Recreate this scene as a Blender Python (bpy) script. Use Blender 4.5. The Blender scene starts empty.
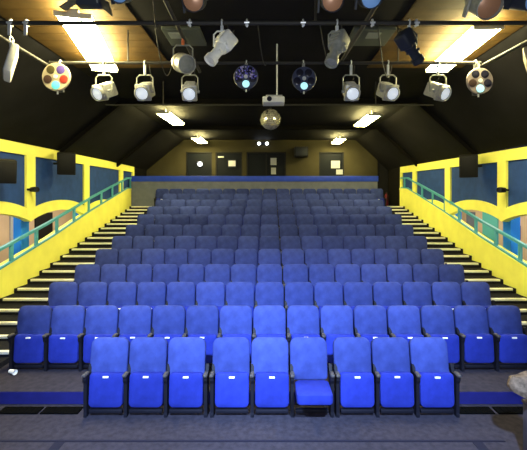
import bpy, bmesh, math, random
from mathutils import Vector, Matrix
random.seed(7)
S = bpy.context.scene
C = S.collection
PI = math.pi
F = 375.0; VX = 269.5; VY = 198.0; CZ = 2.75      # focal length in px, horizon, eye height

def P(px, py, d):                                  # photo pixel at a depth -> world point
    return Vector(((px - VX) * d / F, d, CZ - (py - VY) * d / F))

# ------------------------------------------------------------------ materials
def mat(name, col, rough=0.7, metal=0.0, spec=0.3, noise=0.0, nscale=20.0, bump=0.0, bscale=200.0,
        emit=None, estr=0.0, rnd=0.0, sheen=0.0, alpha=1.0, trans=0.0):
    m = bpy.data.materials.new(name); m.use_nodes = True
    nt = m.node_tree; b = nt.nodes['Principled BSDF']
    b.inputs['Base Color'].default_value = (*col, 1)
    b.inputs['Roughness'].default_value = rough
    b.inputs['Metallic'].default_value = metal
    b.inputs['Specular IOR Level'].default_value = spec
    if sheen: b.inputs['Sheen Weight'].default_value = sheen
    if trans: b.inputs['Transmission Weight'].default_value = trans
    if alpha < 1: b.inputs['Alpha'].default_value = alpha
    if emit:
        b.inputs['Emission Color'].default_value = (*emit, 1)
        b.inputs['Emission Strength'].default_value = estr
    tc = None
    if noise or bump:
        tc = nt.nodes.new('ShaderNodeTexCoord')
    if noise or rnd:
        hsv = nt.nodes.new('ShaderNodeHueSaturation')
        hsv.inputs['Color'].default_value = (*col, 1)
        val = None
        if noise:
            n = nt.nodes.new('ShaderNodeTexNoise'); n.inputs['Scale'].default_value = nscale
            n.inputs['Detail'].default_value = 5
            nt.links.new(tc.outputs['Object'], n.inputs['Vector'])
            mr = nt.nodes.new('ShaderNodeMapRange')
            mr.inputs[1].default_value = 0.3; mr.inputs[2].default_value = 0.7
            mr.inputs[3].default_value = 1 - noise; mr.inputs[4].default_value = 1 + noise
            nt.links.new(n.outputs['Fac'], mr.inputs[0]); val = mr.outputs[0]
        if rnd:
            oi = nt.nodes.new('ShaderNodeObjectInfo')
            m2 = nt.nodes.new('ShaderNodeMapRange')
            m2.inputs[3].default_value = 1 - rnd; m2.inputs[4].default_value = 1 + rnd
            nt.links.new(oi.outputs['Random'], m2.inputs[0])
            if val is None: val = m2.outputs[0]
            else:
                mm = nt.nodes.new('ShaderNodeMath'); mm.operation = 'MULTIPLY'
                nt.links.new(val, mm.inputs[0]); nt.links.new(m2.outputs[0], mm.inputs[1]); val = mm.outputs[0]
        nt.links.new(val, hsv.inputs['Value'])
        nt.links.new(hsv.outputs['Color'], b.inputs['Base Color'])
    if bump:
        n2 = nt.nodes.new('ShaderNodeTexNoise'); n2.inputs['Scale'].default_value = bscale
        nt.links.new(tc.outputs['Object'], n2.inputs['Vector'])
        bp = nt.nodes.new('ShaderNodeBump'); bp.inputs['Strength'].default_value = bump
        bp.inputs['Distance'].default_value = 0.01
        nt.links.new(n2.outputs['Fac'], bp.inputs['Height'])
        nt.links.new(bp.outputs['Normal'], b.inputs['Normal'])
    return m

M = {}
M['back']   = mat('blue_velour', (.040,.059,.245), .95, spec=.1, noise=.20, nscale=7, bump=.12, bscale=160, rnd=.16)
M['seat']   = mat('blue_seat_cloth', (.018,.031,.28), .85, spec=.15, noise=.14, nscale=10, bump=.1, bscale=160, rnd=.14)
M['frame']  = mat('dark_metal_frame', (.006,.006,.013), .6, spec=.3)
M['arm']    = mat('worn_armrest', (.06,.055,.06), .7, spec=.3, noise=.3, nscale=30)
M['plate']  = mat('white_plate', (.95,.95,.92), .4)
M['carpet'] = mat('grey_carpet', (.038,.034,.048), .95, spec=.05, noise=.22, nscale=14, bump=.25, bscale=90)
M['carpet_dark'] = mat('dark_stair_carpet', (.018,.018,.024), .95, spec=.05, noise=.2, nscale=20)
M['riser']  = mat('blue_riser', (.014,.015,.13), .8, spec=.15, noise=.12, nscale=6)
M['black']  = mat('black_paint', (.008,.008,.009), .6, spec=.25)
M['plate_black'] = mat('black_cast_plate', (.003,.003,.003), .9, spec=.02)
M['seam']   = mat('dark_seam', (.015,.015,.03), .8, spec=.1)
M['yellow'] = mat('yellow_wall_paint', (.97,.955,.19), .6, spec=.2, noise=.05, nscale=3)
M['navy']   = mat('navy_panel', (.02,.062,.25), .7, spec=.2, noise=.18, nscale=4)
M['teal']   = mat('teal_rail', (.09,.38,.50), .45, spec=.3)
M['nosing'] = mat('pale_nosing', (.95,.94,.84), .6, spec=.3, noise=.06, nscale=8)
M['ceil']   = mat('dark_ceiling', (.0085,.0082,.0095), .8, spec=.1, noise=.25, nscale=2)
M['beam']   = mat('dark_beam', (.005,.0045,.004), .8, spec=.1)
M['panel']  = mat('ceiling_panel', (.07,.08,.07), .7, spec=.2)
M['panel_l']= mat('ceiling_panel_pale', (.22,.24,.22), .7)
M['backwall'] = mat('olive_wall', (.055,.048,.026), .85, spec=.1, noise=.12, nscale=1.5)
M['grey']   = mat('grey_panel', (.17,.19,.27), .8, spec=.15, noise=.12, nscale=4)
M['bluetop']= mat('blue_parapet', (.03,.08,.75), .6, spec=.3, noise=.1, nscale=5)
M['beige']  = mat('beige_corridor', (.62,.46,.33), .8, spec=.1, noise=.05, nscale=2)
M['blue_col'] = mat('blue_column', (.02,.24,.95), .6, spec=.2)
M['tealglass'] = mat('teal_door_panel', (.12,.50,.48), .25, spec=.5)
M['pipe']   = mat('steel_pipe', (.035,.033,.03), .6, metal=.2, spec=.3)
M['silver'] = mat('silver_housing', (.42,.42,.40), .45, metal=.35, spec=.4, noise=.15, nscale=25)
M['white_h']= mat('white_housing', (.80,.80,.74), .5, spec=.35, noise=.08, nscale=20)
M['grey_h'] = mat('grey_housing', (.27,.28,.25), .55, metal=.2, noise=.15, nscale=20)
M['dark_h'] = mat('charcoal_housing', (.018,.022,.034), .55, spec=.3)
M['lens']   = mat('lens_flash_glint', (.88,.92,1.0), .25, spec=.6, emit=(.8,.9,1), estr=.5)  # weak emission imitates the flash reflected in the spotlight lenses
M['copper'] = mat('copper_reflector', (.40,.20,.11), .4, metal=.2, spec=.5)
M['blue_lens'] = mat('blue_lens', (.20,.38,.75), .25, spec=.6)
M['hook']   = mat('bright_hook', (.75,.78,.80), .35, metal=.4)
M['orange'] = mat('orange_clamp', (.65,.16,.05), .5)
M['tube']   = mat('fluorescent_tube', (.9,.85,.6), .5, emit=(1.0,.86,.34), estr=84)
M['tube_near'] = mat('fluorescent_tube_near', (.9,.85,.7), .5, emit=(1.0,.88,.42), estr=105)
M['tray']   = mat('white_tray', (.75,.7,.5), .5)
M['cable']  = mat('black_cable', (.02,.02,.02), .6)
M['mirror'] = mat('mirror_tile', (.75,.72,.60), .25, metal=.65)
M['glass_dark'] = mat('dark_window_glass', (.006,.008,.013), .5, spec=.12)
M['paper']  = mat('white_paper', (.40,.42,.47), .7)
M['bulb']   = mat('lit_bulb', (1,1,1), .5, emit=(.9,.95,1), estr=9)
M['warmbulb'] = mat('warm_lit_panel', (.4,.38,.3), .5, emit=(1,.9,.6), estr=.5)
M['cyan_l'] = mat('cyan_lit_gel', (.1,.5,.5), .4, emit=(.08,.75,.75), estr=.55)
M['cold_l'] = mat('cold_lit_gel', (.25,.5,.55), .4, emit=(.5,.95,1), estr=.9)
M['tan_disc'] = mat('tan_disc', (.36,.31,.22), .5, spec=.4, noise=.1)
M['brown_disc'] = mat('brown_grey_disc', (.24,.20,.19), .5, spec=.4)
M['blue_disc'] = mat('dark_blue_disc', (.035,.045,.10), .4, spec=.5)
M['gel_olive'] = mat('olive_gel', (.06,.05,.02), .3, spec=.5)
M['gel_brown'] = mat('brown_gel', (.045,.025,.02), .3, spec=.5)
M['gel_red'] = mat('red_gel', (.26,.025,.015), .3, spec=.5)
M['gel_purple'] = mat('purple_gel', (.08,.05,.24), .3, spec=.5)
M['gel_dark'] = mat('dark_gel', (.015,.015,.03), .25, spec=.5)
M['spark'] = mat('purple_blue_facets', (.25,.22,.95), .25, metal=.2, spec=.6)
M['spark_w'] = mat('pale_violet_facets', (.7,.65,1), .25, metal=.2, spec=.6)
M['red'] = mat('red_cylinder', (.12,.006,.01), .4)
M['tan'] = mat('tan_woven_cloth', (.14,.10,.072), .9, spec=.1, noise=.4, nscale=26, bump=.5, bscale=60)
M['box'] = mat('dusty_grey_board', (.06,.055,.075), .85, spec=.1, noise=.15, nscale=8)
M['cup'] = mat('white_paper_cup', (.95,.95,.95), .6)

# ------------------------------------------------------------------ mesh helpers
class MB:
    def __init__(s): s.bm = bmesh.new()
    def _add(s, vs, fs, T=None, mi=0):
        bv = [s.bm.verts.new((T @ Vector(v)) if T else Vector(v)) for v in vs]
        for f in fs:
            try:
                fc = s.bm.faces.new([bv[i] for i in f]); fc.material_index = mi
            except ValueError: pass
        return bv
    def box(s, lo, hi, T=None, bev=0.0, mi=0, seg=2):
        x0,y0,z0 = lo; x1,y1,z1 = hi
        b = bmesh.new()
        v = [b.verts.new(p) for p in ((x0,y0,z0),(x1,y0,z0),(x1,y1,z0),(x0,y1,z0),(x0,y0,z1),(x1,y0,z1),(x1,y1,z1),(x0,y1,z1))]
        for f in ((0,3,2,1),(4,5,6,7),(0,1,5,4),(1,2,6,5),(2,3,7,6),(3,0,4,7)): b.faces.new([v[i] for i in f])
        if bev: bmesh.ops.bevel(b, geom=b.edges[:]+b.verts[:], offset=bev, segments=seg, profile=.5, affect='EDGES')
        s._merge(b, T, mi); return s
    def _merge(s, b, T, mi):
        b.verts.index_update()
        s._add([v.co.copy() for v in b.verts], [[v.index for v in f.verts] for f in b.faces], T, mi)
        b.free()
    def cyl(s, p0, p1, r0, r1=None, n=14, T=None, mi=0, cap=True):
        p0 = Vector(p0); p1 = Vector(p1); r1 = r0 if r1 is None else r1
        ax = (p1-p0).normalized(); u = ax.orthogonal().normalized(); w = ax.cross(u)
        vs = []
        for p, r in ((p0,r0),(p1,r1)):
            for i in range(n):
                a = 2*PI*i/n; vs.append(p + (u*math.cos(a)+w*math.sin(a))*r)
        fs = [(i,(i+1)%n,n+(i+1)%n,n+i) for i in range(n)]
        if cap: fs += [tuple(range(n-1,-1,-1)), tuple(range(n,2*n))]
        s._add(vs, fs, T, mi); return s
    def tube(s, pts, r, n=8, T=None, mi=0):
        pts = [Vector(p) for p in pts]; vs = []; k = len(pts); u = None
        for i, p in enumerate(pts):
            t = (pts[min(i+1,k-1)] - pts[max(i-1,0)]).normalized()
            if u is None: u = t.orthogonal().normalized()
            else: u = (u - t*u.dot(t)).normalized()
            w = t.cross(u)
            for j in range(n):
                a = 2*PI*j/n; vs.append(p+(u*math.cos(a)+w*math.sin(a))*r)
        fs = [(i*n+j, i*n+(j+1)%n, (i+1)*n+(j+1)%n, (i+1)*n+j) for i in range(k-1) for j in range(n)]
        fs += [tuple(range(n-1,-1,-1)), tuple(range((k-1)*n, k*n))]
        s._add(vs, fs, T, mi); return s
    def lathe(s, prof, n=20, T=None, mi=0):         # prof: (r, y) along local Y
        vs = []
        for r, y in prof:
            for i in range(n):
                a = 2*PI*i/n; vs.append((r*math.cos(a), y, r*math.sin(a)))
        k = len(prof)
        fs = [(i*n+j, i*n+(j+1)%n, (i+1)*n+(j+1)%n, (i+1)*n+j) for i in range(k-1) for j in range(n)]
        fs += [tuple(range(n)), tuple(range((k-1)*n, k*n))]
        s._add(vs, fs, T, mi); return s
    def prism(s, poly, x0, x1, T=None, mi=0):       # poly in (y,z), extruded along x
        n = len(poly)
        vs = [(x0,y,z) for y,z in poly] + [(x1,y,z) for y,z in poly]
        fs = [tuple(range(n)), tuple(range(2*n-1,n-1,-1))] + [(i,n+i,n+(i+1)%n,(i+1)%n) for i in range(n)]
        s._add(vs, fs, T, mi); return s
    def pad(s, w, h, t, rt, rb, bulge, T=None, mi=0, nseg=5):   # upholstered pad: local x width, z 0..h, front at -y
        out = []
        def arc(cx, cz, r, a0, a1):
            for i in range(nseg+1):
                a = a0+(a1-a0)*i/nseg; out.append((cx+r*math.cos(a), cz+r*math.sin(a)))
        arc(w/2-rt, h-rt, rt, 0, PI/2); arc(-w/2+rt, h-rt, rt, PI/2, PI)
        arc(-w/2+rb, rb, rb, PI, 1.5*PI); arc(w/2-rb, rb, rb, 1.5*PI, 2*PI)
        c = (0, h/2); n = len(out)
        rings = [(.90,t/2),(.985,t/2-.008),(1,t/4),(1,-t/4),(.97,-t/2+.006),(.90,-t/2-.002),(.7,-t/2-bulge*.6),(.4,-t/2-bulge*.93),(.12,-t/2-bulge)]
        vs = []
        for sc, y in rings:
            for x, z in out: vs.append((c[0]+(x-c[0])*sc, y, c[1]+(z-c[1])*sc))
        k = len(rings)
        fs = [(i*n+(j+1)%n, i*n+j, (i+1)*n+j, (i+1)*n+(j+1)%n) for i in range(k-1) for j in range(n)]
        fs += [tuple(range(n)), tuple(range(k*n-1,(k-1)*n-1,-1))]
        s._add(vs, fs, T, mi); return s
    def build(s, name, m, parent=None, smooth=True, loc=None, rot=None):
        bmesh.ops.recalc_face_normals(s.bm, faces=s.bm.faces[:])
        me = bpy.data.meshes.new(name); s.bm.to_mesh(me); s.bm.free()
        for mm in (m if isinstance(m, (list,tuple)) else [m]): me.materials.append(mm)
        if smooth:
            for p in me.polygons: p.use_smooth = True
            try: me.set_sharp_from_angle(angle=math.radians(38))
            except Exception: pass
        o = bpy.data.objects.new(name, me); C.objects.link(o)
        if parent: o.parent = parent
        if loc: o.location = loc
        if rot: o.rotation_euler = rot
        return o

def tag(o, label, cat, group=None, kind=None):
    o['label'] = label; o['category'] = cat
    if group: o['group'] = group
    if kind: o['kind'] = kind
    return o
def thing(name, loc, label, cat, group=None, rz=0):
    o = bpy.data.objects.new(name, None); C.objects.link(o); o.empty_display_size = .1
    o.location = loc; o.rotation_euler = (0,0,rz)
    return tag(o, label, cat, group)
def struct(mb, name, m, label=None, parent=None, smooth=False):
    o = mb.build(name, m, parent, smooth)
    if parent is None:
        o['kind'] = 'structure'
        tag(o, label or name.replace('_',' '), name.split('_')[0])
    return o
def dup(o, parent=None):
    c = o.copy(); C.objects.link(c)
    if parent: c.parent = parent
    for ch in list(o.children): dup(ch, c)
    return c

# ------------------------------------------------------------------ tiers
NR = 12
ROWY = [4.90 + .891*k for k in range(NR)]
ROWZ = [0, .165, .333, .495, .685, .887, 1.105, 1.345, 1.565, 1.782, 1.996, 2.202]
EDGE = [None] + [ROWY[k-1]+.11 for k in range(1, NR)] + [ROWY[-1]+.11]     # front edge of tier k ; last = landing
LZ = 2.42
XL, XR = -5.55, 5.36
XI = 4.08

mb = MB().box((XL-2.2,-1.0,-.1),(XR+2.2,17.3,0))
struct(mb, 'floor', M['carpet'], 'grey carpeted auditorium floor in front of the front row')
mb = MB()
for k in range(1, NR):
    hw = 4.62 if k == NR-1 else XI
    if k == 1: mb.box((XL+.01, EDGE[1], 0.002), (XR-.01, EDGE[2], ROWZ[1]))
    else: mb.box((-hw, EDGE[k], 0.002), (hw, EDGE[k+1], ROWZ[k]))
mb.box((XL+.01, EDGE[NR], .002), (XR-.01, 17.0, LZ))
struct(mb, 'floor_tiers', M['carpet'], 'stepped grey carpeted tiers carrying the raked rows of seats')
mb = MB().box((XL+.02, EDGE[1]-.012, .004), (XR-.02, EDGE[1]-.001, ROWZ[1]-.004))
struct(mb, 'trim_1', M['riser'], 'blue painted riser of the lowest tier beside the front row')
mb = MB().box((XL+.02, 4.225, .0005), (2.66, 4.255, .006))
struct(mb, 'trim_2', M['seam'], 'dark seam running across the grey carpet')
for i, x in ((3,-2.36),(4,2.34)):
    mb = MB().box((x-.055, 1.5, .0005), (x+.055, 4.22, .005))
    struct(mb, 'trim_%d'%i, M['seam'], 'dark strip on the carpet %s leading away from the front row' % ('left' if x<0 else 'right'))

# aisle stairs with pale nosings
for sx, side in ((-1,'left'),(1,'right')):
    Xw = abs(XL if sx<0 else XR)
    steps = []
    for k in range(2, NR+1):
        z1 = ROWZ[k] if k < NR else LZ
        z0 = ROWZ[k-1]
        e = EDGE[k]; e0 = EDGE[k]-.445
        steps.append((e0, e, (z0+z1)/2)); steps.append((e, e+.446, z1))
    mb = MB(); nb = []
    for (a,b,z) in steps:
        xi = XI if a < 13.4 else 4.64
        x0, x1 = sorted((sx*(xi+.005), sx*(Xw-.01)))
        if a < EDGE[NR]-.01: mb.box((x0,a,.003),(x1,b,z))
        xo0, xo1 = sorted((sx*(xi+.02), sx*(Xw-.09)))
        n = MB().box((xo0,a-.012,z-.042),(xo1,a+.05,z+.006), bev=.004)
        nb.append(n)
    st = struct(mb, 'trim_stairs_'+side, M['carpet_dark'], 'dark carpeted aisle stairs along the %s yellow wall' % side)
    for n in nb: n.build('nosing', M['nosing'], st)

# ------------------------------------------------------------------ seats
W = .525
def seat_proto(first=False):
    r = thing('theatre_seat', (0,0,0), 'x', 'theatre seat')
    back = MB().pad(.505, .52, .07, .095, .05, .038).build('backrest', M['back'], r, loc=(0,-.045,.40), rot=(-math.radians(10),0,0))
    # fix: recline so the top leans away
    MB().pad(.50, .47, .012, .07, .05, -.001, T=Matrix.Translation((0,.045,.02))).build('back_shell', M['frame'], back)
    cu = MB().pad(.450, .415, .085, .045, .06, .014).build('seat_cushion', M['seat'], r, loc=(.028,-.162,.115), rot=(-math.radians(4),0,0))
    MB().box((-.036,-.064,.366),(.036,-.046,.386), bev=.003).build('number_plate', M['plate'], cu)
    for sgn in (-1,):
        side_parts(r, sgn)
    fb = MB()
    fb.box((-.19,-.19,.04),(.245,-.13,.09), bev=.008)
    fb.cyl((-.19,-.09,.12),(.245,-.09,.12),.014)
    fb.build('base_rail', M['frame'], r)
    return r
def side_parts(r, sgn):
    x = -W/2+.03 if sgn < 0 else W/2+.027
    poly = [(-.205,0),(-.02,0),(-.02,.03),(-.06,.06),(-.05,.30),(-.015,.60),(-.045,.60),(-.075,.52),(-.225,.52),(-.225,.47),(-.20,.42),(-.20,.06),(-.205,.03)]
    MB().prism(poly, x-.021, x+.021).build('side_frame', M['frame'], r, smooth=False)
    a = MB().box((x-.028,-.25,.512),(x+.028,-.13,.552), bev=.018, seg=3)
    a.build('armrest', M['arm'], r)

proto = seat_proto()
proto_end = dup(proto); side_parts(proto_end, 1)
ROWN = ['front','second','third','fourth','fifth','sixth','seventh','eighth','ninth','tenth','eleventh','rearmost']
ORD = ['first','second','third','fourth','fifth','sixth','seventh','eighth','ninth','tenth','eleventh','twelfth','thirteenth','fourteenth','fifteenth','sixteenth','seventeenth']
used = set()
def place(src, x, y, z, label, group, jit=True):
    o = src if src.name not in used else dup(src)
    if o is src: used.add(src.name)
    o.location = (x,y,z); o['label'] = label; o['group'] = group
    for ch in o.children:
        if ch.name.startswith('seat_cushion') and jit: ch.rotation_euler.x = -math.radians(4)+random.uniform(-.035,.02)
        if ch.name.startswith('backrest') and jit: ch.rotation_euler.x = -math.radians(10)+random.uniform(-.012,.012)
    return o
proto_src, proto_end_src = proto, proto_end
clean, clean_end = dup(proto), dup(proto_end)      # pristine copies kept as sources, placed last
jobs = []
U = .508
front_x = []
xs0 = [-2.09, -1.585, -1.08, -.50, .005, .51, 1.08, 1.582, 2.085]
W_F = .503
for i, x in enumerate(xs0):
    end = i in (2,5,8)
    if i == 5: lab = 'bright blue theatre seat with its cushion folded down, %s from left in front row' % ORD[i]
    else: lab = 'bright blue tip-up theatre seat, %s from left in front row' % ORD[i]
    jobs.append((x, ROWY[0], 0, lab, 'front row of blue theatre seats', end, i == 5))
for k in range(1, NR):
    n = 17 if k == NR-1 else 15
    for i in range(n):
        x = (i-(n-1)/2)*(.5255 if k > 1 else .519)
        rn = ROWN[k]+' row' + ('' if k == NR-1 else ' from the front')
        lab = 'dark blue tip-up theatre seat, %s, %s seat from the left end' % (rn, ORD[i])
        jobs.append((x, ROWY[k], ROWZ[k], lab, 'raked rows of dark blue tip-up theatre seats', i == n-1, False))
srcs = {False: [proto, clean], True: [proto_end, clean_end]}
first_used = {False: False, True: False}
for j in jobs:
    x,y,z,lab,grp,end,down = j
    o = dup(srcs[end][1])
    o.location = (x,y,z); o['label'] = lab; o['group'] = grp
    for ch in o.children:
        nm = ch.name
        if nm.startswith('seat_cushion'):
            if down:
                ch.location = (.028,-.085,.355); ch.scale = (1,1.5,1); ch.rotation_euler = (PI/2-.05,0,0)
                for g in list(ch.children): bpy.data.objects.remove(g)
            else: ch.rotation_euler.x = -math.radians(4)+random.uniform(-.035,.02)
        elif nm.startswith('backrest'): ch.rotation_euler.x = -math.radians(10)+random.uniform(-.012,.012)
    if y == ROWY[0]: o.scale = (W_F/W,1,1)
    elif y == ROWY[1]: o.scale = (.518/W,1,1)
for s_ in (proto, proto_end, clean, clean_end):
    for ch in list(s_.children):
        for g in list(ch.children): bpy.data.objects.remove(g)
        bpy.data.objects.remove(ch)
    bpy.data.objects.remove(s_)

# floor plates beside the front row
for i, (px0, px1, lab) in enumerate(((1,41,'black slotted floor plate on the carpet, outermost on the left'),(43,81,'black slotted floor plate beside the left end of the front row'),
                        (457,492,'black slotted floor plate beside the right end of the front row'),(495,531,'black slotted floor plate, outermost on the right by tan bag'))):
    y0, y1 = 4.76, 4.92
    x0 = (px0-VX)*4.84/F; x1 = (px1-VX)*4.84/F
    m_ = MB(); m_.box((x0,y0,.001),(x1,y1,.018), bev=.008)
    for q in range(6):
        xx = x0+(x1-x0)*(q+.5)/6; m_.box((xx-.03,y0+.02,.018),(xx+.03,y1-.02,.022))
    o = m_.build('floor_plate', M['plate_black']); tag(o, lab, 'floor plate', 'black floor plates beside the front row')

# ------------------------------------------------------------------ side walls
par = [(3.39,.12),(7.75,1.28),(9.55,1.74),(11.6,2.33),(14.6,3.10),(15.4,3.14)]
def parz(y):
    for (a,za),(b,zb) in zip(par, par[1:]):
        if a <= y <= b: return za+(zb-za)*(y-a)/(b-a)
    return par[-1][1] if y > 15 else par[0][1]
for sx, side in ((-1,'left'),(1,'right')):
    Xw = abs(XL if sx<0 else XR)
    X = lambda a, b: tuple(sorted((sx*a, sx*b)))
    posts = [6.06-2.67, 6.06, 8.73, 11.40, 14.07] if sx<0 else [6.02-2.64, 6.02, 8.66, 11.30, 13.90]
    ye = 15.4
    top0, top1 = (CZ+1.22, CZ+1.30) if sx<0 else (CZ+1.07, CZ+1.27)
    topz = lambda y: top0+(top1-top0)*(y-7.7)/(15.4-7.7)
    x0, x1 = X(Xw, Xw+.16)
    mb = MB()
    ys = posts[0]
    mb.prism([(ys,topz(ys)-.25),(ye,topz(ye)-.25),(ye,topz(ye)),(ys,topz(ys))], x0, x1)
    for p in posts[1:]+[15.30]:
        w2 = .16 if p < 15 else .10
        mb.prism([(p-w2,2.38),(p+w2,2.38),(p+w2,topz(p)-.2),(p-w2,topz(p)-.2)], *X(Xw-.005, Xw+.155))
    navy = []
    bays = list(zip(posts, posts[1:]+[ye]))
    for a, b in bays:
        full = b-a > 2
        n = 20
        def cu(t): return (1-(2*t-1)**2)**.85
        bt = 2.67
        pts = []
        for i in range(n+1):
            t = i/n*((b-a)/bt if not full else 1)
            y = a+(b-a)*i/n
            c = cu(min(1,max(0,t)))
            pts.append((y, 2.45+.25*c, 2.20+.24*c))
        for (ya,ua,la),(yb,ub,lb) in zip(pts, pts[1:]):
            mb.prism([(ya,la),(yb,lb),(yb,ub),(ya,ua)], x0, x1)
        poly = [(y,u-.02) for y,u,l in pts] + [(b,topz(b)-.23),(a,topz(a)-.23)]
        navy.append(poly)
    poly = [(y,z) for y,z in par] + [(15.4,0.003),(3.39,0.003)]
    mb.prism(poly, *X(Xw-.012, Xw+.17))
    # coping slightly proud
    for (a,za),(b,zb) in zip(par, par[1:]):
        mb.prism([(a,za-.05),(b,zb-.05),(b,zb+.012),(a,za+.012)], *X(Xw-.03, Xw+.19))
    bmesh.ops.triangulate(mb.bm, faces=[f for f in mb.bm.faces if len(f.verts) > 4])
    wl = struct(mb, 'wall_'+side, M['yellow'], 'yellow %s side wall with scalloped arches above a sloping parapet' % side)
    for poly in navy:
        m_ = MB().prism(poly, *X(Xw+.05, Xw+.09))
        bmesh.ops.triangulate(m_.bm, faces=[f for f in m_.bm.faces if len(f.verts) > 4])
        m_.build('navy_panel', M['navy'], wl, smooth=False)
    for p in posts[2:4]:
        MB().box((X(Xw+.20,Xw+.22)[0], p-.02, .003), (X(Xw+.40,Xw+.42)[1], p+.27, 2.33)).build('column', M['blue_col'], wl, smooth=False)
    # dark wall beyond the yellow one
    m_ = MB().box((X(Xw+.02,Xw+.17)[0], 15.41, 0.003),(X(Xw+.02,Xw+.17)[1], 17.0, 5.3))
    m_.build('rear_return', M['beam'], wl, smooth=False)
    # handrail
    hr = thing('handrail', (sx*(Xw+.02), 9.5, parz(9.5)), 'teal metal handrail on top of the sloping %s yellow parapet' % side, 'handrail', 'teal handrails on the parapets')
    L = hr.location.copy()
    rp = [y for y,_ in par if y < 15] + [15.3]
    r1 = MB(); r2 = MB()
    for a, b in zip(rp, rp[1:]):
        r1.prism([(a,parz(a)+.40),(b,parz(b)+.40),(b,parz(b)+.46),(a,parz(a)+.46)], sx*Xw-.02, sx*Xw+.05)
        r2.prism([(a,parz(a)+.015),(b,parz(b)+.015),(b,parz(b)+.06),(a,parz(a)+.06)], sx*Xw-.01, sx*Xw+.04)
    for r_, nm in ((r1,'top_rail'),(r2,'bottom_rail')):
        o = r_.build(nm, M['teal'], hr, smooth=False); o.location = -L
    y = 4.6
    while y < 15.25:
        b_ = MB().prism([(y-.05,parz(y-.05)+.05),(y+.05,parz(y+.05)+.05),(y+.05,parz(y+.05)+.41),(y-.05,parz(y-.05)+.41)], sx*Xw-.004, sx*Xw+.034)
        o = b_.build('baluster', M['teal'], hr, smooth=False); o.location = -L
        y += .86
    # corridor behind the arches
    XC = Xw+1.9
    m_ = MB().box((X(XC,XC+.1)[0], 3.4, 0.003),(X(XC,XC+.1)[1], 17.2, 2.75))
    cw = struct(m_, 'wall_corridor_'+side, M['beige'], 'beige corridor wall seen through the arches on the %s' % side)
    m_ = MB().box((X(Xw+.18,XC+.1)[0], 3.4, 2.75),(X(Xw+.18,XC+.1)[1], 17.2, 2.85))
    struct(m_, 'ceiling_corridor_'+side, M['beige'], 'corridor ceiling behind the %s arches' % side)
    def cpanel(pxa, pxb, z0, z1, nm, m, t=.04, off=0):
        da, db = sorted(((XC-.05)*F/abs(pxa-VX), (XC-.05)*F/abs(pxb-VX)))
        return MB().box((X(XC-t-off,XC+.004-off)[0], da, z0),(X(XC-t-off,XC+.004-off)[1], db, z1), bev=.004).build(nm, m, None, smooth=False)
    if sx < 0:
        d = cpanel(36, 53, 0.004, 2.26, 'door_1', M['black'])
        d['kind']='structure'; tag(d, 'dark open doorway in the left corridor below the yellow arch','door')
        d = cpanel(11, 16, 0.004, 2.6, 'trim_5', M['paper'])
        d['kind']='structure'; tag(d, 'pale pilaster on the left corridor wall','trim')
    else:
        d = cpanel(482, 497, 0.004, 2.40, 'door_2', M['tealglass'])
        d['kind']='structure'; tag(d, 'teal door in the right corridor below the yellow arch','door')
        d = cpanel(466, 474, 0.004, 2.25, 'trim_noticeboard', M['grey'])  # grey noticeboard, extended down to the floor in door form
        d['kind']='structure'; tag(d, 'tall grey noticeboard on the right corridor wall behind the teal rail','door')
        d = cpanel(516, 519, 1.55, 1.95, 'wall_phone', M['black'], t=.08)
        tag(d, 'small black wall box on the beige right corridor wall','wall box')
    ld = bpy.data.lights.new('corridor_lamp','AREA'); ld.shape='RECTANGLE'; ld.size=.5; ld.size_y=8; ld.energy=90; ld.color=(1,.90,.78)
    lo = bpy.data.objects.new('corridor_lamp', ld); C.objects.link(lo); lo.location=(sx*(Xw+.9), 10, 2.70)

# ------------------------------------------------------------------ ceiling, back wall
CH = CZ+2.63
xf = 3.9
mb = MB()
prof = [(XL-.15, CZ+1.15),(-xf, CH),(xf, CH),(XR+.15, CZ+1.15)]
for (xa,za),(xb,zb) in zip(prof, prof[1:]):
    mb._add([(xa,1.5,za),(xb,1.5,zb),(xb,17.2,zb),(xa,17.2,za),(xa,1.5,za+.12),(xb,1.5,zb+.12),(xb,17.2,zb+.12),(xa,17.2,za+.12)],
            [(0,1,2,3),(7,6,5,4),(0,4,5,1),(1,5,6,2),(2,6,7,3),(3,7,4,0)])
struct(mb, 'ceiling', M['ceil'], 'dark ceiling sloping down at both sides above the lighting bars')
for i, y in enumerate((9.9, 13.6)):
    mb = MB()
    for (xa,za),(xb,zb) in zip(prof, prof[1:]):
        mb._add([(xa,y,za-.14),(xb,y,zb-.14),(xb,y+.12,zb-.14),(xa,y+.12,za-.14),(xa,y,za),(xb,y,zb),(xb,y+.12,zb),(xa,y+.12,za)],
            [(0,1,2,3),(7,6,5,4),(0,4,5,1),(1,5,6,2),(2,6,7,3),(3,7,4,0)])
    struct(mb, 'beam' if i==0 else 'beam.%03d'%i, M['beam'], 'dark rafter crossing the ceiling, %s from the front' % ORD[i])
for i,(sx,px0,px1) in enumerate(((-1,166,203),(1,350,391))):
    xa, xb = (px0-VX)*6/F, (px1-VX)*6/F
    mb = MB().box((xa,5.72,CH-.06),(xb,6.35,CH-.001), bev=.01)
    o = struct(mb, 'trim_%d'%(6+i), M['panel'], 'grey access panel on the dark ceiling, %s one' % ('left' if sx<0 else 'right'))
    xc = (xa+xb)/2 - (.12 if sx<0 else -.02)
    MB().box((xc-.1,5.82,CH-.072),(xc+.1,6.02,CH-.058)).build('vent', M['panel_l'], o, smooth=False)

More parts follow.
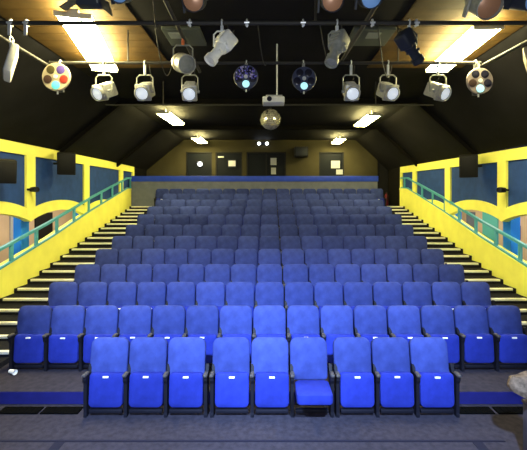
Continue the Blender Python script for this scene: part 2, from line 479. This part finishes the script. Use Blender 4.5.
M['timber'] = mat('brown_boards_lamp_glow', (.060,.034,.009), .7, spec=.15, noise=.25, nscale=4)  # board colour also carries the amber glow around the near lamps
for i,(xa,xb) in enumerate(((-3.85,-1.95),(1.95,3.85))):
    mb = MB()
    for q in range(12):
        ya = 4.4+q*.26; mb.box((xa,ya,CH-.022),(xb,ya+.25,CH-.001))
    struct(mb, 'ceiling_boards_'+('left','right')[i], M['timber'], 'brown timber ceiling boards with painted lamp glow around the upper %s ceiling light' % ('left','right')[i])

YB = 17.0
mb = MB()
wins = [(186,212),(215.5,242),(246.5,286),(319,344)]
wx = [((a-VX)*YB/F,(b-VX)*YB/F) for a,b in wins]
WT = CZ+(198-152)*YB/F; WBt = LZ+.25
cuts = [XL-.2]+[v for w in wx for v in w]+[4.90]
for i in range(0, len(cuts), 2):
    mb.box((cuts[i],YB,LZ),(cuts[i+1],YB+.15,CH+.1))
for a,b in wx:
    mb.box((a,YB,WT),(b,YB+.15,CH+.1)); mb.box((a,YB,LZ),(b,YB+.15,WBt))
mb.box((4.90,YB,LZ+2.15),(XR+.2,YB+.15,CH+.1))
bw = struct(mb, 'wall_back', M['backwall'], 'olive rear wall with dark control booth windows')
m_ = MB().box((4.91,YB+.06,LZ),(XR+.18,YB+.12,LZ+2.15))
d = struct(m_, 'door_3', M['black'], 'black exit doorway at the right end of the rear wall')
for i,(a,b) in enumerate(wx):
    fr = MB()
    for q in ((a,WBt,a+.05,WT),(b-.05,WBt,b,WT),(a,WT-.05,b,WT),(a,WBt,b,WBt+.05)):
        fr.box((q[0],YB-.012,q[1]),(q[2],YB+.10,q[3]))
    if i == 2: fr.box(((a+b)/2-.03,YB-.01,WBt),((a+b)/2+.03,YB+.09,WT))
    w_ = struct(fr, 'window_%d'%(i+1), M['black'], '%s control booth window on the rear wall' % ORD[i])
    MB().box((a+.04,YB+.04,WBt+.04),(b-.04,YB+.06,WT-.04)).build('pane', M['glass_dark'], w_, smooth=False)
def sheet(px,py,w,h,lab,nm='paper_notice',m='paper',cat='notice',grp='paper notices on the booth windows', d=YB):
    p = P(px,py,d)
    o = MB().box((p.x-w/2,p.y-.022,p.z-h/2),(p.x+w/2,p.y-.014,p.z+h/2)).build(nm, M[m], None, smooth=False)
    return tag(o, lab, cat, grp)
for px,py,w,h,lab in ((273.5,161.5,.27,.32,'upper white paper sheet on the wide middle booth window'),
                 (273.5,171,.22,.30,'lower white paper sheet on the wide middle booth window'),
                 (335.5,164.5,.40,.34,'larger white paper sheet on the right booth window'),
                 (339.5,172,.30,.22,'smaller tilted paper sheet low on the right booth window')):
    p = P(px,py,YB+.03)
    o = MB().box((p.x-w/2,YB+.028,p.z-h/2),(p.x+w/2,YB+.038,p.z+h/2)).build('paper_notice', M['paper'], None, smooth=False)
    tag(o, lab, 'notice', 'paper notices on the booth windows')
# lit panel, lamp reflection, sign and emergency lamps at the booth
def small_lamp(px,py,r,m,lab,nm,d=YB-.02,square=False):
    p = P(px,py,d)
    t = thing(nm, p, lab, 'lamp')
    if square: MB().box((-r,-.02,-r*.8),(r,.0,r*.8),bev=.01).build('glowing_panel', m, t)
    else:
        MB().lathe([(0.001,-.05),(r*.7,-.04),(r,-.01),(r*.9,.02),(.001,.03)],14).build('bulb', m, t)
    MB().box((-r*1.15,.0,-r*1.1),(r*1.15,.045,r*1.1)).build('back_plate', M['dark_h'], t)
    return t
small_lamp(200,164,.10,M['bulb'],'small cold white lamp reflection glowing at the left booth window','booth_reflection')  # emissive bulb stands in for a lamp's reflection in the glass
small_lamp(232,163.5,.16,M['warmbulb'],'square lit panel glowing at the second booth window','lit_panel',square=True)
p = P(221,157,YB-.02)
o = MB().box((p.x-.13,YB-.06,p.z-.03),(p.x+.13,YB-.015,p.z+.03),bev=.01).build('glowing_sign', M['warmbulb']); tag(o,'small pale sign, made to glow, at the top of the second booth window','lamp')  # white sign bar with an added glow of its own
t = thing('emergency_light', P(263,143.6,YB-.03), 'twin emergency lamps high on the rear wall under ceiling', 'emergency light')
MB().box((-.3,.0,-.07),(.3,.028,.07),bev=.01).build('back_plate', M['dark_h'], t)
for xx in (-.18,.18): MB().lathe([(.001,-.08),(.05,-.07),(.07,-.02),(.06,.0)],12,T=Matrix.Translation((xx,0,0))).build('bulb', M['bulb'], t)
p = P(301,152,YB-.25)
t = thing('wall_speaker', p, 'black loudspeaker on the rear wall right of the middle booth window', 'speaker')
MB().box((-.3,-.2,-.22),(.3,.22,.22),bev=.02).build('cabinet', M['black'], t)
MB().box((-.26,-.215,-.18),(.26,-.2,.18),bev=.005).build('grille', M['dark_h'], t)
p = P(391,193,YB-.4)
t = thing('fire_extinguisher', (5.2,YB-.35,LZ+.001), 'red fire extinguisher standing in the dark doorway beyond the right aisle', 'fire extinguisher')
MB().lathe([(.001,0),(.075,.0),(.08,.02),(.08,.42),(.05,.50),(.025,.52),(.025,.56),(.001,.56)],16,T=Matrix.Rotation(PI/2,4,'X')).build('cylinder', M['red'], t)
MB().box((-.02,-.09,.56),(.02,.05,.60),bev=.005).build('handle', M['black'], t)
MB().tube([(0,-.06,.57),(.0,-.12,.50),(.0,-.12,.3),(.02,-.10,.2)],.014).build('hose', M['black'], t)

# low barrier behind the rearmost row
YP = 15.0
mb = MB().box((XL+.02,YP,LZ+.002),(4.32,YP+.12,CZ+.66))
wb = struct(mb, 'wall_barrier', M['grey'], 'low grey barrier wall with blue top behind rearmost row')
MB().box((XL+.02,YP-.03,CZ+.66),(4.35,YP+.17,CZ+.88),bev=.02).build('blue_top', M['bluetop'], wb)

# ------------------------------------------------------------------ ceiling lights
def tube_light(ax, ay, bx, by, w, lab, m):
    a = Vector((ax,ay,0)); b = Vector((bx,by,0)); c = (a+b)/2; L = (b-a).length
    ang = math.atan2(-(b-a).x, (b-a).y)
    t = thing('ceiling_light', (c.x,c.y,CH-.20), lab, 'ceiling light', 'fluorescent ceiling lights', ang)
    h = MB(); h.box((-.07,-L/2-.03,.03),(.07,L/2+.03,.085), bev=.01)
    for yy in (-L*.32, L*.32): h.cyl((0,yy,.08),(0,yy,.199),.015,n=8)
    h.box((-w/2,-L/2-.03,-.03),(w/2,-L/2-.005,.035)); h.box((-w/2,L/2+.005,-.03),(w/2,L/2+.03,.035))
    h.build('housing', M['tray'], t, smooth=False)
    d_ = MB().prism([(-w/2,.022),(-w/2+.03,-.025),(w/2-.03,-.025),(w/2,.022),(w/2-.02,.03),(-w/2+.02,.03)], -L/2, L/2, T=Matrix.Rotation(PI/2,4,'Z'))
    d_.build('diffuser', m, t, smooth=False)
tube_light(-2.62,5.0,-3.12,7.1,.46,'long glaring fluorescent ceiling light at upper left nearest the lighting bars',M['tube_near'])
tube_light(3.12,5.35,3.20,7.15,.42,'long yellow fluorescent ceiling light at upper right nearest the lighting bars',M['tube_near'])
tube_light(-3.05,10.7,-3.0,12.3,.40,'yellow fluorescent ceiling light above the left seats, second of its line',M['tube'])
tube_light(3.08,11.0,3.05,12.6,.40,'yellow fluorescent ceiling light above the right seats, second of its line',M['tube'])
tube_light(-2.98,15.1,-2.95,16.5,.40,'yellow fluorescent ceiling light by the left booth windows at the rear',M['tube'])
tube_light(2.95,15.3,2.95,16.6,.40,'yellow fluorescent ceiling light by the right booth window at the rear',M['tube'])

# ------------------------------------------------------------------ lighting bars
BZ = CZ+2.1
def bar(name, pts, lab, r=.025, drops=()):
    t = thing(name, pts[0], lab, 'lighting bar', 'lighting bars under the ceiling')
    o = Vector(pts[0])
    MB().tube([Vector(p)-o for p in pts], r, 10).build('pipe', M['pipe'], t)
    for q in drops:
        q = Vector(q)-o
        MB().cyl(q, q+Vector((0,0,CH-.002-BZ)), .012, n=8).build('hanger', M['pipe'], t)
    return t
YA, YBB, YC, Y0 = 4.5, 5.83, 8.47, 3.5
bar('lighting_bar', [(-5.0,YA,BZ),(5.0,YA,BZ)], 'dark steel lighting bar across the whole picture top', drops=[(-3.7,YA,BZ),(0.55,YA,BZ),(3.7,YA,BZ)])
bar('lighting_bar', [(-3.42,YBB,BZ),(3.28,YBB,BZ)], 'steel bar carrying the colour wheels and six silver spotlights', drops=[(-2.2,YBB,BZ),(2.0,YBB,BZ)])
bar('lighting_bar', [(-3.7,YC,BZ),(3.7,YC,BZ)], 'thin far lighting bar above the mirror ball', r=.016, drops=[(-2.4,YC,BZ),(2.4,YC,BZ)])
bar('lighting_bar', [(-4.0,Y0,BZ),(4.0,Y0,BZ)], 'nearest lighting bar holding the copper lensed lamps', drops=[(-2.9,Y0,BZ),(2.9,Y0,BZ)])
bar('lighting_bar', [(-3.42,3.5,BZ-.052),(-3.42,YBB+.1,BZ-.052)], 'pale lengthwise bar ending at the left tan colour wheel')
bar('lighting_bar', [(3.50,3.5,BZ-.052),(3.28,YBB+.1,BZ-.052)], 'pale lengthwise bar ending at the right brown colour wheel')
bar('lighting_bar', [(-1.12,3.4,BZ+.055),(-1.19,6.4,BZ+.055)], 'dark lengthwise bar crossing left of the white profile spotlight')
bar('lighting_bar', [(1.22,3.4,BZ+.055),(1.13,6.0,BZ+.055)], 'dark lengthwise bar crossing right of the grey profile spotlight')

# ------------------------------------------------------------------ luminaires
def clamp(t, m=None, stem=.10):
    k = MB()
    n = 10
    k.tube([(0,.036*math.cos(a),.036*math.sin(a)) for a in [(-.35+1.7*i/n)*PI for i in range(n+1)]], .010, 6)
    k.box((-.018,-.012,-stem),(.018,.012,-.034), bev=.003)
    k.build('clamp', m or M['hook'], t)
def yoke(t, hw, drop, y=0, m=None, stem=.10):
    k = MB()
    pts = [(-hw,y,-drop),(-hw,y,-stem-.04),(-hw+.04,y,-stem),(hw-.04,y,-stem),(hw,y,-stem-.04),(hw,y,-drop)]
    k.tube(pts, .011, 6)
    k.build('yoke', m or M['grey_h'], t)

def fresnel(px, d, lab, pan=0, tilt=28, s=1.0, m='silver', tint='lens', dx=0):
    t = thing('spotlight', ((px-VX)*d/F, d, BZ), lab, 'spotlight', 'silver spotlights on the second bar')
    clamp(t, stem=.19)
    hw = .125*s; dr = .445*s
    yoke(t, hw, dr, stem=.19)
    R_ = Matrix.Translation((0,0,-dr)) @ Matrix.Rotation(math.radians(pan),4,'Z') @ Matrix.Rotation(math.radians(tilt),4,'X')
    h = MB()
    h.box((-.095*s,-.06*s,-.105*s),(.095*s,.19*s,.105*s), T=R_, bev=.025*s)
    h.box((-.115*s,-.10*s,-.125*s),(.115*s,-.055*s,.125*s), T=R_, bev=.02*s)
    h.lathe([(.098*s,-.05*s),(.112*s,-.10*s),(.112*s,-.16*s),(.100*s,-.165*s),(.098*s,-.145*s),(.05*s,-.13*s)], 18, T=R_)
    for q in range(4): h.box((-.07*s,(.02+.04*q)*s,.10*s),(.07*s,(.035+.04*q)*s,.118*s), T=R_)
    for sg in (-1,1): h.cyl((sg*.09*s,0,0),(sg*.145*s,0,0),.022*s,n=10,T=R_)
    hb = h.build('housing', M[m], t)
    MB().lathe([(.094*s,-.140*s),(.07*s,-.152*s),(.035*s,-.162*s),(.002*s,-.165*s)], 18, T=R_).build('lens', M[tint], hb)
    MB().tube([R_@Vector((0,.19*s,0)), R_@Vector((.02,.26*s,.0)), Vector((.06,.12,-.22)), Vector((.06,.02,-.03))], .006, 6).build('cable', M['cable'], t)
    return t
fresnel(104,YBB,'silver spotlight turned slightly left, beside the left colour wheel',pan=-24)
fresnel(145,YBB,'silver spotlight on the second bar, second from the left',pan=-4)
fresnel(190,YBB,'silver spotlight below the grey can, third from the left',pan=6,tilt=32)
fresnel(351,YBB,'silver spotlight below the grey profile spot, fourth from the left',pan=0,tilt=30)
fresnel(388,YBB,'silver spotlight turned slightly right, fifth from the left',pan=16)
fresnel(438,YBB,'silver spotlight with yellow glow behind, beside the right colour wheel',pan=28)

def profile(px, d, lab, m, pan, tilt, s=1.0, z=BZ, clampm=None, lensm='gel_dark', x=None, nosem=None):
    t = thing('profile_spotlight', ((px-VX)*d/F if x is None else x, d, z), lab, 'profile spotlight', 'large profile spotlights on the rig')
    clamp(t, clampm)
    yoke(t, .10*s, .29*s, m=M[m])
    R_ = Matrix.Translation((0,0,-.29*s)) @ Matrix.Rotation(math.radians(pan),4,'Z') @ Matrix.Rotation(math.radians(tilt),4,'X')
    h = MB()
    h.box((-.095*s,-.02*s,-.10*s),(.095*s,.20*s,.10*s), T=R_, bev=.035*s, seg=3)
    h.lathe([(.085*s,0),(.075*s,-.06*s),(.062*s,-.08*s),(.062*s,-.20*s),(.080*s,-.205*s),(.080*s,-.27*s),(.065*s,-.272*s),(.062*s,-.25*s)],18,T=R_)
    h.box((-.10*s,-.115*s,-.02*s),(.10*s,-.085*s,.02*s), T=R_, bev=.008)
    for q in range(3): h.box((-.06*s,(.03+.05*q)*s,.095*s),(.06*s,(.05+.05*q)*s,.115*s), T=R_)
    h.cyl((-.12*s,.02*s,0),(.12*s,.02*s,0),.018*s,n=10,T=R_)
    hb = h.build('housing', M[m], t)
    MB().lathe([(.063*s,-.25*s),(.03*s,-.258*s),(.002,-.26*s)],16,T=R_).build('lens', M[lensm], hb)
    MB().tube([R_@Vector((0,.2*s,0)), R_@Vector((.03,.27*s,.02)), Vector((.07,.1,-.10)), Vector((.06,.02,.02))], .007, 6).build('cable', M['cable'], t)
    return t
profile(222,YA,'large white profile spotlight tilted down to the left','white_h',-55,52,s=.98,lensm='white_h')
profile(337,YA,'large grey profile spotlight hanging beside the diagonal bar','grey_h',-42,60,s=1.0,lensm='grey_h')
profile(409,YA,'large dark charcoal profile spotlight left of yellow ceiling light','dark_h',120,42,s=.92)

# grey open-ended can on the diagonal bar
t = thing('can_light', (-1.165,5.05,BZ+.055), 'grey cylindrical can light hung by orange clamp left of white spotlight', 'can light')
clamp(t, M['orange']); yoke(t, .13, .33)
R_ = Matrix.Translation((0,0,-.34)) @ Matrix.Rotation(math.radians(38),4,'Z') @ Matrix.Rotation(math.radians(22),4,'X')
hb = MB().lathe([(.04,.20),(.10,.17),(.125,.10),(.125,-.14),(.115,-.142),(.11,-.05),(.02,-.04)],20,T=R_).build('housing', M['silver'], t)
MB().lathe([(.108,-.09),(.06,-.10),(.002,-.104)],18,T=R_).build('lens', M['grey_h'], hb)
MB().lathe([(.128,.05),(.131,.04),(.131,.02),(.128,.01)],20,T=R_).build('band', M['tan_disc'], hb)

# par cans on the nearest bar
def par(px, lab, lm, hm='dark_h', pan=0, tilt=30, drop=.30, s=1.0, d=Y0):
    t = thing('par_can', ((px-VX)*d/F, d, BZ), lab, 'par can', 'par cans along the top edge')
    clamp(t); yoke(t, .115*s, drop)
    R_ = Matrix.Translation((0,0,-drop)) @ Matrix.Rotation(math.radians(pan),4,'Z') @ Matrix.Rotation(math.radians(tilt),4,'X')
    hb = MB().lathe([(.04*s,.19*s),(.08*s,.16*s),(.10*s,.08*s),(.10*s,-.13*s),(.094*s,-.132*s),(.092*s,-.06*s),(.02*s,-.05*s)],18,T=R_).build('housing', M[hm], t)
    MB().lathe([(.091*s,-.10*s),(.06*s,-.118*s),(.002,-.125*s)],18,T=R_).build('lens', M[lm], hb)
    MB().box((-.12*s,-.006,-.11*s),(-.104*s,.05,.11*s),T=R_).build('gel_frame', M[hm], hb)
    return t
par(195,'copper lensed par can at the top edge above the grey can','copper',drop=.25)
par(331,'copper lensed par can at the top edge above grey profile spotlight','copper',drop=.25)
par(369,'blue lensed par can at the top edge right of diagonal bar','blue_lens',drop=.22)
par(122,'blue lensed par can at the top edge left of centre','blue_lens',drop=.17)
par(483,'copper lensed par can at upper right above yellow ceiling light','copper',hm='grey_h',drop=.28,tilt=40,s=1.15)
par(522,'blue lensed par can in the upper right corner','blue_lens',drop=.24,pan=20)

# barn door flood, upper left
t = thing('barn_door_flood', ((86-VX)*3.7/F,3.7,BZ-.0), 'dark flood lamp with open barn doors in front of left ceiling light', 'flood lamp')
MB().cyl((0,-.2,0),(0,.2,0),.014,n=8).build('arm', M['pipe'], t); clamp(t)
h = MB().box((-.10,-.02,-.20),(.14,.10,-.06), bev=.02); hb = h.build('housing', M['dark_h'], t)
for tx, ang in ((-.10,55),(.14,-50)):
    MB().box((-.004,-.09,-.15),(.004,.09,0), T=Matrix.Translation((tx,-.02,-.16))@Matrix.Rotation(math.radians(ang),4,'Y')@Matrix.Rotation(math.radians(18),4,'Z')).build('barn_door', M['dark_h'], hb, smooth=False)
MB().box((-.08,-.012,0),(.12,-.004,.14), T=Matrix.Translation((0,-.02,-.2))@Matrix.Rotation(math.radians(35),4,'X')).build('barn_door', M['dark_h'], hb, smooth=False)
MB().box((-.085,-.026,-.185),(.125,-.019,-.075)).build('lens', M['grey_h'], hb, smooth=False)

# side floods seen edge on
for sx, x, y, m, lab in ((-1,-3.34,4.85,'white_h','white rectangular flood hanging edge-on from left lengthwise bar'),(1,3.44,4.95,'tan_disc','yellowish rectangular flood hanging edge-on at the right picture edge')):
    t = thing('flood_lamp', (x,y,BZ-.052), lab, 'flood lamp')
    clamp(t)
    R_ = Matrix.Translation((-.02*sx*0,0,-.30)) @ Matrix.Rotation(math.radians(sx*58),4,'Z') @ Matrix.Rotation(math.radians(-12),4,'X') @ Matrix.Rotation(math.radians(-sx*-14),4,'Y')
    MB().tube([(0,0,-.09),(0,.02,-.16),(0,.03,-.22)],.012,6).build('bracket', M['hook'], t)
    hb = MB().box((-.15,-.04,-.21),(.15,.04,.21),T=R_,bev=.018).build('housing', M[m], t)
    MB().box((-.135,-.047,-.19),(.135,-.038,.19),T=R_).build('glass', M['paper'], hb, smooth=False)

# colour wheels
def wheel(px, py, d, r, lab, disc, gels, lit, grp='colour wheel projectors'):
    c = P(px,py,d-.12)
    t = thing('colour_wheel', ((px-VX)*(d-.12)/F, d, BZ), lab, 'colour wheel', grp)
    clamp(t)
    o = Vector((0,-.12, c.z-BZ))
    MB().box((-.02,-.09,-.05),(.02,.01,-.03)).box((-.018,-.095,o.z),(.018,-.08,-.03)).build('bracket', M['grey_h'], t)
    T = Matrix.Translation(o)
    dk = MB().lathe([(.001,.02),(r*.96,.02),(r,.012),(r,-.012),(r*.96,-.02),(.001,-.02)],32,T=T).build('disc', M[disc], t)
    MB().lathe([(.03,-.02),(.03,-.035),(.001,-.035)],14,T=T).build('hub', M['hook'], dk)
    k = len(gels)
    for i, g in enumerate(gels):
        a = -PI/2 + 2*PI*i/k
        q = Vector((math.cos(a)*r*.6, -.019, math.sin(a)*r*.6))
        rr = r*.30
        MB().lathe([(.001,.0),(rr,.0),(rr,-.006),(rr*.9,-.008),(.001,-.008)],18,T=T@Matrix.Translation(q)).build('gel', M[g], dk)
    MB().box((-.05,.02,-r*.95),(.05,.14,-r*.25),T=T,bev=.015).build('lamp_house', M['dark_h'], t)
    MB().cyl((0,.03,-r*1.18),(0,.03,-r*.9),.012,T=T,n=8).build('knob', M['hook'], t)
    return t, T, dk
wheel(56.5,77,YBB,.215,'tan colour wheel disc with red, purple and cyan windows','tan_disc',['cyan_l','gel_red','gel_purple','gel_olive','gel_brown'],True)
wheel(479.5,81,YBB,.200,'brown colour wheel disc with dark windows and one cold lit window','brown_disc',['cold_l','gel_dark','gel_dark','gel_dark','gel_brown'],True)
wheel(304,79,YBB,.185,'dark blue colour wheel right of projector pole with one lit window','blue_disc',['cold_l','gel_dark','gel_dark','gel_dark','gel_dark'],True)
t, T, dk = wheel(246,77,YBB,.185,'sparkling purple and blue disc left of projector pole','blue_disc',['cold_l','gel_dark','gel_dark','gel_dark','gel_dark'],True)
a1 = MB(); 
for i in range(70):
    rr = .165*math.sqrt(random.random()); a = random.uniform(-.1*PI,1.1*PI)
    x,z = rr*math.cos(a), rr*math.sin(a)
    s_ = random.uniform(.005,.012)
    a1.box((x-s_,-.034,z-s_),(x+s_,-.026,z+s_), T=T, mi=random.choice((0,0,1)))
fo = a1.build('facets', [M['spark'],M['spark_w']], dk, smooth=False); fo['kind'] = 'stuff'

# projector on its pole
pc = P(273.5,101,6.4)
t = thing('projector', (pc.x,6.4,pc.z), 'white projector hanging from a pole above mirror ball', 'projector')
bd = MB().box((-.185,-.14,-.055),(.185,.14,.045),bev=.015).build('body', M['white_h'], t)
MB().lathe([(.042,-.13),(.042,-.15),(.034,-.152),(.002,-.146)],16,T=Matrix.Translation((-.07,0,0))).build('lens', M['gel_dark'], bd)
MB().box((-.13,-.12,.05),(.15,.12,.075),bev=.008).build('mount_plate', M['silver'], t)
MB().cyl((.06,0,.07),(.06,0,CH-.002-pc.z),.014,n=8).build('pole', M['hook'], t)
# mirror ball
c = P(270.5,119.5,YC)
R0 = 10.2*YC/F
t = thing('mirror_ball', (c.x,YC,c.z), 'mirrored disco ball hanging under the far bar below projector', 'mirror ball')
mb = MB(); nu, nv = 30, 16
for j in range(nv):
    for i in range(nu):
        a0,a1_ = 2*PI*i/nu, 2*PI*(i+1)/nu; b0,b1 = PI*j/nv-PI/2, PI*(j+1)/nv-PI/2
        e = .06
        A0=a0+e*(a1_-a0); A1=a1_-e*(a1_-a0); B0=b0+e*(b1-b0); B1=b1-e*(b1-b0)
        f = lambda a,b: Vector((R0*math.cos(b)*math.cos(a), R0*math.cos(b)*math.sin(a), R0*math.sin(b)))
        q = [f(A0,B0),f(A1,B0),f(A1,B1),f(A0,B1)]
        jit = Vector((random.uniform(-1,1),random.uniform(-1,1),random.uniform(-1,1)))*.008
        ctr = sum(q,Vector())/4
        mb._add([p + jit*((p-ctr).dot(Vector((1,1,1)))/.03) for p in q], [(0,1,2,3)])
mb.build('mirror_tiles', M['mirror'], t, smooth=False)
core = bmesh.new(); bmesh.ops.create_uvsphere(core, u_segments=24, v_segments=14, radius=R0*.965)
k = MB(); k._merge(core, None, 0); k.build('core', M['black'], t)
MB().cyl((0,0,R0*.95),(0,0,BZ-c.z-.0),.008,n=6).cyl((0,0,R0*.95),(0,0,R0*1.12),.03,n=10).build('hanger', M['pipe'], t)

# small bright hooks along the first bar
for i,(px,lab) in enumerate(((11,'silver hook clamp on first bar near left picture edge'),(27,'second silver hook clamp on first bar at far left'),
        (190,'small bright hook clamp on first bar left of white spotlight'),(247,'small bright hook clamp on first bar right of white spotlight'),
        (303,'small bright hook clamp on first bar left of grey spotlight'),(372,'small bright hook clamp on first bar left of dark spotlight'),
        (416,'small bright hook clamp on first bar right of dark spotlight'))):
    t = thing('hook_clamp', ((px-VX)*YA/F,YA,BZ), lab, 'clamp', 'hook clamps on the first bar')
    k = MB(); n = 10
    k.tube([(0,.037*math.cos(a),.037*math.sin(a)) for a in [(-.4+1.7*i_/n)*PI for i_ in range(n+1)]], .011, 6)
    k.build('hook', M['hook'], t)
    L_ = .16 if px < 40 else .05
    MB().box((-.018,-.04,-L_),(.018,-.022,.0),bev=.004).cyl((-.03,-.035,-.01),(.03,-.035,-.01),.012,n=8).build('bolt', M['hook'], t)

# hanging cables
for (xa,da,xb,db,sag,lab) in ((155,4.5,172,5.83,.35,'thin black cable drooping between bars left of can light'),
        (258,4.5,266,5.83,.15,'thin black cable drooping above the projector pole'),
        (320,4.5,335,5.83,.22,'thin black cable drooping left of grey spotlight'),
        (378,4.5,392,5.83,.38,'thin black cable drooping left of dark spotlight'),
        (152,3.5,158,4.5,.2,'thin black cable between nearest bars at upper left')):
    p0 = Vector(((xa-VX)*da/F,da,BZ-.03)); p1 = Vector(((xb-VX)*db/F,db,BZ-.03))
    pts = []
    for i in range(13):
        u = i/12; q = p0.lerp(p1,u); q.z -= sag*4*u*(1-u); pts.append(q)
    o = MB().tube(pts,.007,6).build('hanging_cable', M['cable']); tag(o, lab, 'cable', 'cables between the lighting bars')

# ------------------------------------------------------------------ wall speakers and post spotlights
def speaker(px,py,sx,xw,w,h,lab,ry):
    d = xw*F/abs(px-VX); p = P(px,py,d)
    t = thing('loudspeaker', (sx*xw,d,p.z), lab, 'loudspeaker', 'black loudspeakers on the side walls')
    R_ = Matrix.Rotation(ry,4,'Z') @ Matrix.Rotation(math.radians(10),4,'X')
    cb = MB().box((-w/2,-.15,-h/2),(w/2,.15,h/2),T=R_,bev=.02).build('cabinet', M['black'], t)
    MB().box((-w/2+.03,-.165,-h/2+.03),(w/2-.03,-.149,h/2-.03),T=R_,bev=.006).build('grille', M['black'], cb)
    b0 = Vector((0,.13,0)); 
    MB().cyl((0,0,.0),(sx*(abs(XL if sx<0 else XR)+.03-xw),0,0),.03,n=8).build('bracket', M['black'], t)
speaker(66.5,163.5,-1,5.25,.42,.56,'black loudspeaker on the left wall between the two yellow posts',math.radians(28))
speaker(4,171,-1,5.25,.40,.46,'black loudspeaker cut off by the left picture edge',math.radians(40))
speaker(468.5,166,1,5.06,.42,.56,'black loudspeaker on the right wall between the two yellow posts',math.radians(-28))
for px,py,sx,lab in ((34,189.5,-1,'small black spotlight fixed to a yellow post on the left wall'),(502,190,1,'small black spotlight fixed to a yellow post on the right wall')):
    xw = abs(XL if sx<0 else XR)-.16; d = xw*F/abs(px-VX); p = P(px,py,d)
    t = thing('bullet_spotlight', (sx*xw,d,p.z), lab, 'small spotlight', 'small spotlights on the yellow posts')
    MB().cyl((0,0,0),(sx*.15,0,0),.025,n=8).build('arm', M['black'], t)
    R_ = Matrix.Rotation(math.radians(sx*-60),4,'Z')
    hb = MB().lathe([(.02,.12),(.055,.10),(.065,-.08),(.06,-.12),(.05,-.10),(.002,-.09)],14,T=R_).build('housing', M['black'], t)
    MB().lathe([(.048,-.095),(.002,-.098)],12,T=R_).build('lens', M['gel_dark'], hb)

# ------------------------------------------------------------------ foreground bits
t = thing('storage_box', (2.965,3.85,0.0), 'dusty grey box at right picture edge under tan bag', 'box')
MB().box((-.30,-.10,.001),(.32,.10,.60),bev=.01).build('body', M['box'], t)
MB().box((-.31,-.11,.60),(.34,.11,.635),bev=.008).build('lid', M['box'], t)
# slumped bag
b = bmesh.new(); bmesh.ops.create_uvsphere(b, u_segments=28, v_segments=18, radius=1)
for v in b.verts:
    x,y,z = v.co
    n = .06*math.sin(5*x+3*z)+.05*math.sin(7*y+4*x)+.03*math.sin(11*z+2*y)
    f = 1+n
    z2 = max(z, -.62)
    v.co = Vector((x*.20*f*(1.1-.25*z), y*.13*f, (z2+.62)*.135*f + (.02 if x<0 else 0)*(z2)))
t = thing('cloth_bag', (2.64,3.83,.64), 'crumpled tan patterned bag on the grey box at the right edge', 'bag')
RB = Matrix.Rotation(math.radians(24),4,'Y')
zmin = min((RB @ v.co).z for v in b.verts if v.co.x > -.02)
TB = Matrix.Translation((0,0,.0)) @ RB
zs = sorted((TB @ v.co).z for v in b.verts); TB = Matrix.Translation((0,0,-zs[0]+.002)) @ RB
k = MB(); k._merge(b, TB, 0); k.build('bag_body', M['tan'], t)
MB().tube([TB@Vector(q) for q in ((-.08,-.06,.19),(-.06,-.10,.21),(.0,-.12,.215),(.06,-.10,.205),(.08,-.06,.17))],.010,6).build('strap', M['box'], t)
MB().tube([TB@Vector((-.14+.03*i,-.125-.006*math.sin(i*.5),.10+.012*math.sin(i*1.1))) for i in range(9)],.007,6).build('seam', M['arm'], t)
# cup lying on the second tier
t = thing('paper_cup', P(12.5,369.3,5.5).to_tuple()[:2]+(ROWZ[1]+.038,), 'white paper cup lying in front of the left end of second row', 'cup', rz=math.radians(70))
MB().lathe([(.001,.055),(.026,.055),(.037,-.05),(.039,-.055),(.036,-.055),(.034,-.05),(.024,.05),(.001,.05)],16).build('cup_body', M['cup'], t)

# ------------------------------------------------------------------ lights, world, camera
def point(name, loc, e, col, r):
    l = bpy.data.lights.new(name,'POINT'); l.energy = e; l.color = col; l.shadow_soft_size = r
    o = bpy.data.objects.new(name, l); C.objects.link(o); o.location = loc; return o
point('camera_flash', (.06,-.02,CZ+.10), 380, (.9,.95,1.0), .05)
for x in (-1.2, 1.2):
    l = bpy.data.lights.new('stage_wash','SPOT'); l.energy = 3900; l.color = (.44,.64,1); l.spot_size = math.radians(56); l.spot_blend = 1; l.shadow_soft_size = .10
    o = bpy.data.objects.new('stage_wash', l); C.objects.link(o); o.location = (x,.6,CZ+1.6)
    o.rotation_euler = (Vector((x*1.15,5.0,.40))-o.location).to_track_quat('-Z','Y').to_euler()

w = bpy.data.worlds.new('World'); S.world = w; w.use_nodes = True
w.node_tree.nodes['Background'].inputs[0].default_value = (.5,.55,.7,1)
w.node_tree.nodes['Background'].inputs[1].default_value = .03

cd = bpy.data.cameras.new('Camera'); cam = bpy.data.objects.new('Camera', cd); C.objects.link(cam)
cam.location = (0,0,CZ); cam.rotation_euler = (PI/2,0,0)
cd.sensor_width = 36; cd.lens = 36*F/527
cd.shift_x = (263.5-VX)/527; cd.shift_y = (VY-225)/527
S.camera = cam
S.view_settings.view_transform = 'Standard'; S.view_settings.look = 'None'
S.view_settings.gamma = 1; S.view_settings.use_curve_mapping = False
S.view_settings.exposure = 0.0
S.cycles.use_denoising = True
